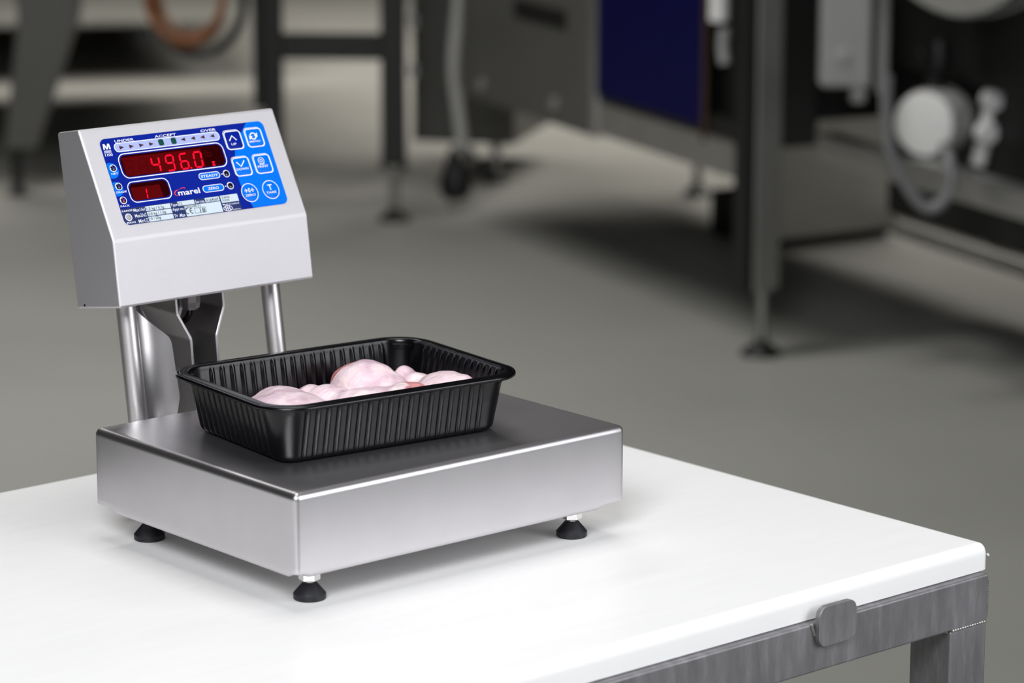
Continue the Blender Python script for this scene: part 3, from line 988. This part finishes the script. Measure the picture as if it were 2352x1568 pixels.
chicken('tallest raw chicken thigh at the back of the tray, dark pink along its top',
        [((0.035, 0.030, 0.020), (0.026, 0.028, 0.0215), 0.3, 0.0), ((0.046, 0.020, 0.017), (0.020, 0.024, 0.0175), 0, 0.2), ((0.024, 0.033, 0.014), (0.017, 0.019, 0.0135), 0, 0)],
        [(0.031, 0.052, 0.036, 0.0165), (0.020, 0.047, 0.030, 0.011)], seed=3)
chicken('raw chicken leg at the right end of the tray with a pale knuckle',
        [((0.0665, -0.031, 0.0205), (0.0215, 0.028, 0.0205), 0.1, 0.0), ((0.0705, -0.043, 0.0212), (0.0170, 0.0175, 0.0195), 0, 0), ((0.072, -0.008, 0.0165), (0.0165, 0.024, 0.0150), 0, 0), ((0.073, 0.018, 0.0185), (0.0120, 0.018, 0.0118), 0.2, 0), ((0.0715, 0.032, 0.0220), (0.0095, 0.0095, 0.0105), 0, 0)],
        [(0.084, 0.010, 0.018, 0.004)], seed=4)

# ------------------------------------------------------------------ background, set out on the hall floor
RRv = Vector((cos(YAW), -sin(YAW), 0))
HHv = Vector((sin(YAW), cos(YAW), 0))
def hall(l, d, z=0):
    p = Vector((CAM.x, CAM.y, 0)) + RRv * l + HHv * d
    return (p.x, p.y, z)
def hthing(name, label, cat, l, d, ang=0, group=None):
    return thing(name, label, cat, hall(l, d), -YAW + radians(ang), group)

def level_foot(parent, x, y, ztop, r=0.044, tint='bgblack'):
    ft = lathe('levelling_foot', [(r, 0), (r, 0.007), (r * 0.75, 0.016), (r * 0.32, 0.030), (0.016, 0.034)], tint, parent, 28, (x, y, 0))
    lathe('threaded_rod', [(0.0125, 0.034), (0.0125, ztop)], 'bgsteel', ft, 16)
    lathe('rod_nut', [(0.022, ztop - 0.012), (0.022, ztop)], 'bgsteel', ft, 6, smooth=False)
    return ft

# left stand: two square legs, cross bar, closed body above the frame
st = hthing('machine_stand', 'dark steel machine stand with square legs and cross bar behind the display', 'machine', -0.3155, 8.33, -3)
def leg_at(parent, x, y, z0, z1, a, m='bgsteel', foot=True):
    o = box('leg', (x - a / 2, y - a / 2, z0), (x + a / 2, y + a / 2, z1), m, parent, 0.006, 2)
    if foot:
        level_foot(parent, x, y, z0 + 0.002)
leg_at(st, 0, 0, 0.150, 0.95, 0.064, 'bgdark')
leg_at(st, -0.322, 0, 0.150, 0.95, 0.052, 'bgdark')
leg_at(st, -0.078, 0.86, 0.150, 0.95, 0.05, 'bgdark')
leg_at(st, -0.432, 0.86, 0.150, 0.95, 0.045, 'bgdark')
box('cross_bar', (-0.296, -0.022, 0.432), (-0.032, 0.022, 0.500), 'bgdark', st, 0.004)
box('body', (-0.50, -0.06, 0.95), (0.06, 1.00, 1.35), 'bgsteel', st, 0.01)
box('side_pipe', (-0.372, -0.02, 0.30), (-0.350, 0.02, 0.95), 'bgblack', st, 0.006)
# low cabinet to its right
cb = hthing('control_cabinet', 'dark grey floor cabinet with two pale latches beside the machine stand leg', 'cabinet', -0.285, 8.95, -14)
box('body', (0, 0, 0.118), (0.30, 0.55, 0.90), 'bgpaint', cb, 0.008)
box('door', (0.012, -0.008, 0.135), (0.288, -0.0005, 0.885), 'bgpaint', cb, 0.003)
for z in (0.325, 0.465):
    box('latch', (-0.004, -0.022, z - 0.02), (0.020, -0.008, z + 0.02), 'bgwhite', cb, 0.004)
for x, y in ((0.235, 0.05), (0.02, 0.5)):
    level_foot(cb, x, y, 0.12, 0.034)

# blue-panelled machine, its long side running away to the left
bm_ = hthing('blue_panel_machine', 'large grey machine with a deep blue side panel and a thick front leg', 'machine', 0.535, 6.68, 23.6)
X0 = -0.0325
lg = box('leg', (-0.0325, -0.0325, 0.150), (0.0325, 0.0325, 1.2), 'bgsteel', bm_, 0.007, 2)
box('leg_shade_strip', (-0.052, -0.028, 0.150), (-0.0335, 0.030, 1.2), 'bgblack', bm_, 0.003)  # black strip in place of shade on the leg's left side
level_foot(bm_, 0.006, 0, 0.152, 0.045)
box('lower_beam', (X0, 0.0335, 0.378), (X0 + 0.05, 1.62, 0.458), 'bgsteel2', bm_, 0.006)
box('grey_panel', (X0 - 0.004, 0.80, 0.370), (X0 + 0.002, 1.58, 1.15), 'bgpaint', bm_, 0.004)
for y_, z_ in ((1.453, 0.412), (1.003, 0.420)):
    lathe('bolt_head', [(0.020, 0), (0.020, 0.004), (0.014, 0.009)], 'bgsteel2', bm_, 20, (X0 - 0.004, y_, z_), (0, -pi / 2, 0))
box('name_plate', (X0 - 0.006, 0.93, 0.606), (X0 - 0.0045, 1.24, 0.652), 'bgblack', bm_, 0.0005, 1)
box('corner_strip', (X0 - 0.004, 0.762, 0.370), (X0 + 0.010, 0.797, 1.15), 'bgsteel2', bm_, 0.003)
box('blue_panel', (X0 - 0.006, 0.222, 0.474), (X0 + 0.004, 0.758, 1.15), 'bgblue', bm_, 0.004)
box('body', (X0 + 0.051, 0.05, 0.440), (0.165, 1.60, 1.18), 'bgdark', bm_, 0.01)
box('gap_shade_strip', (X0 + 0.006, 0.06, 0.4585), (X0 + 0.05, 1.58, 0.50), 'bgblack', bm_)  # black strip stands in for the shade in the gap under the panel
box('panel_edge', (X0 - 0.004, 0.205, 0.44), (X0 + 0.006, 0.218, 1.15), 'brown', bm_, 0.001, 1)
tube('coupling', [(X0 - 0.012, 0.125, 0.715), (X0 - 0.012, 0.125, 0.90)], 0.022, 'bgwhite', bm_, 18, False)
tube('drain_hose', [(X0 - 0.010, 0.102, 0.700), (X0 - 0.012, 0.104, 0.66), (X0 - 0.010, 0.098, 0.625)], 0.0125, 'bggrey', bm_, 14)

# hanging power cord with a black plug
cd = hthing('power_cord', 'pale hanging power cord ending in a black plug above the floor', 'cord', -0.155, 8.5)
tube('cord', [(0.012, 0, 4.6), (0.012, 0, 2.5), (0.012, 0, 1.2), (0.012, 0, 0.75), (0.012, 0, 0.60), (-0.004, 0, 0.40), (0.008, 0, 0.27), (0.017, 0, 0.185), (0.006, 0, 0.145)], 0.0165, 'hosew', cd, 16)
lathe('plug', [(0.016, 0.001), (0.036, 0.010), (0.045, 0.035), (0.042, 0.060), (0.030, 0.098), (0.018, 0.135), (0.014, 0.148)], 'bgblack', cd, 28, (0, 0, 0.024))
for s in (-1, 1):
    lathe('plug_pin', [(0.0045, 0), (0.0045, 0.028)], 'bgsteel2', cd, 12, (0.016 * s, 0, 0.0))

# right-hand machine: beam, base panel, junction box, motor, tank, tubing
rm_ = hthing('piped_machine', 'steel machine at right with junction box, white motor and looping tube', 'machine', 0.70, 6.9, 23.6)
box('beam', (-0.02, -1.10, 0.392), (0.03, 0.02, 0.452), 'bgsteel2', rm_, 0.006)
box('body', (-0.04, 0.06, 0.47), (0.70, 1.80, 1.30), 'bgdark', rm_, 0.01)
box('underframe', (0.16, -0.95, 0.26), (0.60, 0.02, 0.60), 'bgdark', rm_, 0.01)
box('top_body', (0.12, -0.95, 0.60), (0.70, 0.055, 1.30), 'bgdark', rm_, 0.01)
for x_, y_ in ((0.005, -1.05), (0.60, -0.90), (0.567, 1.749)):
    box('leg', (x_ - 0.025, y_ - 0.025, 0.10), (x_ + 0.025, y_ + 0.025, 0.4695), 'bgsteel', rm_, 0.006)
    level_foot(rm_, x_, y_, 0.102, 0.040)
jb = box('junction_box', (-0.055, -0.06, 0.600), (0.052, 0.0, 0.95), 'bggrey', rm_, 0.010, 3, loc=(-0.115, -0.26, 0), rot=(0, 0, radians(-23.6)))
lathe('cover_boss', [(0.018, 0), (0.018, 0.003), (0.012, 0.006)], 'bggrey', jb, 24, (-0.008, -0.060, 0.665), (pi / 2, 0, 0))
lathe('cable_gland', [(0.012, -0.035), (0.017, -0.030), (0.017, 0.0), (0.014, 0.004)], 'bggrey', jb, 16, (0.028, -0.03, 0.600))
tube('conduit', [(0.078, -0.02, 0.585), (0.078, -0.02, 0.95)], 0.0135, 'bggrey', jb, 16, False)
def to_rm(l, d, z):
    a = radians(23.6)
    x, y = l - 0.70, d - 6.9
    return (x * cos(a) + y * sin(a), -x * sin(a) + y * cos(a), z)
box('base_panel', (0, 0, 0.03), (0.40, 0.03, 0.4695), 'bgsteel2', rm_, 0.006, 2, to_rm(0.67, 7.87, 0), (0, 0, radians(8.9)))
box('plinth', (0.01, 0.031, 0.0), (0.39, 0.30, 0.12), 'bgblack', rm_, 0.006, 2, to_rm(0.67, 7.87, 0), (0, 0, radians(8.9)))
mo = to_rm(0.865, 6.56, 0.524)
mtr = lathe('motor', [(0.060, -0.004), (0.066, 0.0), (0.072, 0.010), (0.072, 0.085), (0.060, 0.095)], 'bggrey', rm_, 36, mo, (0, 0, 0))
mtr.rotation_euler = (pi / 2, 0, pi + radians(10))
mtr.rotation_mode = 'XYZ'
dl = Vector((0.55, 0.83, 0.02)).normalized()          # axis of the motor, pointing away from the viewer to the right
axl = Vector((dl.x * cos(radians(23.6)) + dl.y * sin(radians(23.6)), -dl.x * sin(radians(23.6)) + dl.y * cos(radians(23.6)), dl.z))
mtr.rotation_euler = axl.to_track_quat('Z', 'Y').to_euler()
lathe('motor_cap', [(0.054, -0.012), (0.066, -0.008), (0.068, -0.001), (0.060, 0.0)], 'bgwhite', mtr, 36)
lathe('motor_neck', [(0.022, 0), (0.022, 0.10)], 'bgblack', mtr, 20, (0, 0, 0.04), (-pi / 2, 0, 0))
hp = [to_rm(*q) for q in ((0.752, 6.30, 0.66), (0.752, 6.30, 0.602), (0.757, 6.30, 0.545), (0.768, 6.30, 0.492), (0.814, 6.30, 0.413), (0.850, 6.30, 0.390), (0.883, 6.30, 0.422), (0.886, 6.31, 0.475), (0.880, 6.36, 0.508))]
tube('looped_tube', hp, 0.0125, 'hoseg', rm_, 16)
tk = to_rm(0.887, 6.30, 0.968)
tank = lathe('tank', [(0.15, -0.01), (0.185, 0.0), (0.195, 0.02), (0.195, 0.16), (0.17, 0.18)], 'bgsteel2', rm_, 48, tk)
tank.rotation_euler = axl.to_track_quat('Z', 'Y').to_euler()
lathe('tank_band', [(0.196, 0.08), (0.200, 0.085), (0.200, 0.11), (0.196, 0.115)], 'bggrey', tank, 48)
pp = [to_rm(*q) for q in ((1.20, 6.55, 0.56), (1.08, 6.58, 0.585), (1.02, 6.60, 0.575), (1.0, 6.60, 0.50), (0.985, 6.60, 0.43))]
tube('pipe', pp, 0.016, 'bgwhite', rm_, 16)
pp = [to_rm(*q) for q in ((1.30, 6.70, 0.63), (1.10, 6.72, 0.66), (0.95, 6.75, 0.68), (0.90, 6.80, 0.64))]
tube('pipe', pp, 0.026, 'bgsteel2', rm_, 18)
for q in ((1.005, 6.56, 0.575), (0.995, 6.56, 0.505)):
    lathe('pipe_fitting', [(0.020, -0.014), (0.024, -0.010), (0.024, 0.010), (0.020, 0.014)], 'bgwhite', rm_, 20, to_rm(*q), (pi / 2, 0, 0))
lathe('valve_knob', [(0.022, -0.03), (0.024, 0.0), (0.018, 0.03)], 'bgblack', rm_, 20, to_rm(0.895, 6.6, 0.665))
# long flat rails on the floor at right
fr = hthing('floor_rail', 'long steel twin rail lying on the floor at the right', 'rail', 0.92, 8.37, 23.6)
box('rail', (-0.012, -2.2, 0.0), (0.012, 0.02, 0.030), 'bgsteel2', fr, 0.003)
box('rail', (0.050, -2.2, 0.0), (0.074, 0.02, 0.030), 'bgsteel2', fr, 0.003)
for k in range(5):
    box('tie', (0.012, -2.1 + k * 0.5, 0.004), (0.050, -2.07 + k * 0.5, 0.02), 'bgsteel', fr, 0.002)

# coil of orange and black cable hanging at upper left
cc = hthing('cable_coil', 'hanging coil of orange and black cable above the floor at upper left', 'cable', -0.834, 8.1)
def loop(cx, cz, rx, rz, y, a0, a1, r, m, name='cable'):
    pts = [(cx + rx * cos(radians(a0 + (a1 - a0) * i / 14)), y + 0.008 * sin(i * 0.9), cz + rz * sin(radians(a0 + (a1 - a0) * i / 14))) for i in range(15)]
    tube(name, [(pts[0][0] * 0.7, y, 0.96)] + [(pts[0][0], y, 0.80)] + pts + [(pts[-1][0], y, 0.80), (pts[-1][0] * 0.7, y, 0.96)], r, m, cc, 12, True, 4)
loop(0.0, 0.614, 0.092, 0.118, 0.0, 180, 360, 0.0080, 'orange')
loop(0.005, 0.620, 0.080, 0.098, 0.02, 180, 360, 0.0075, 'orange')
loop(0.022, 0.604, 0.116, 0.136, 0.05, 180, 360, 0.012, 'bgblack')
loop(-0.006, 0.625, 0.098, 0.112, -0.02, 180, 360, 0.009, 'orange')
box('clip', (-0.132, -0.02, 0.492), (-0.100, 0.02, 0.548), 'bgblack', cc, 0.008)
tube('hanger_rod', [(0, 0.015, 0.95), (0, 0.015, 4.6)], 0.012, 'bgsteel', cc, 12, False)
box('hanger_bar', (-0.10, -0.02, 0.945), (0.12, 0.055, 0.975), 'bgsteel', cc, 0.004)

# tapering grey chute on a thin black leg, far left
ch = hthing('steel_chute', 'tapering grey steel chute on a thin black leg at the far left', 'machine', -1.385, 8.72, 4)
v = [(-0.030, -0.04, 0.135), (0.060, -0.04, 0.135), (0.060, 0.06, 0.135), (-0.030, 0.06, 0.135),
     (0.02, -0.06, 0.50), (0.185, -0.06, 0.50), (0.185, 0.10, 0.50), (0.02, 0.10, 0.50),
     (-0.02, -0.08, 1.05), (0.22, -0.08, 1.05), (0.22, 0.14, 1.05), (-0.02, 0.14, 1.05)]
f = [(3, 2, 1, 0), (8, 9, 10, 11)]
for k in (0, 4):
    for i in range(4):
        j = (i + 1) % 4
        f.append((k + i, k + j, k + 4 + j, k + 4 + i))
mesh_obj('chute', v, f, 'bgpaint', ch, bevel=0.008)
lathe('leg', [(0.034, 0.0), (0.034, 0.006), (0.015, 0.012), (0.015, 0.134)], 'bgblack', ch, 20, (0.0, 0, 0))
box('hopper', (-0.15, -0.15, 1.051), (0.35, 0.25, 1.4), 'bgsteel', ch, 0.01)
# unseen conveyor-like body added out of view, its gapped beds shading the floor
cvy = hthing('floor_shade_body', 'unseen dark conveyor-like body added above the floor at upper left to shade it', 'shade blocker', -1.25, 10.0, 12)
box('shade_bed', (-0.75, -0.75, 0.57), (0.52, 0.80, 0.68), 'bgdark', cvy, 0.01)
box('shade_bed', (-0.75, 1.15, 0.50), (0.62, 2.70, 0.61), 'bgdark', cvy, 0.01)
box('shade_bed_link', (-0.75, 0.8005, 0.52), (-0.55, 1.1495, 0.60), 'bgdark', cvy, 0.005)
box('belt', (-0.73, -0.72, 0.681), (0.50, 0.77, 0.695), 'bgpaint', cvy, 0.004)
for x_, y_ in ((-0.70, -0.70), (-0.70, 0.75)):
    box('leg', (x_ - 0.02, y_ - 0.02, 0.10), (x_ + 0.02, y_ + 0.02, 0.57), 'bgdark', cvy, 0.005)
    level_foot(cvy, x_, y_, 0.102, 0.04)
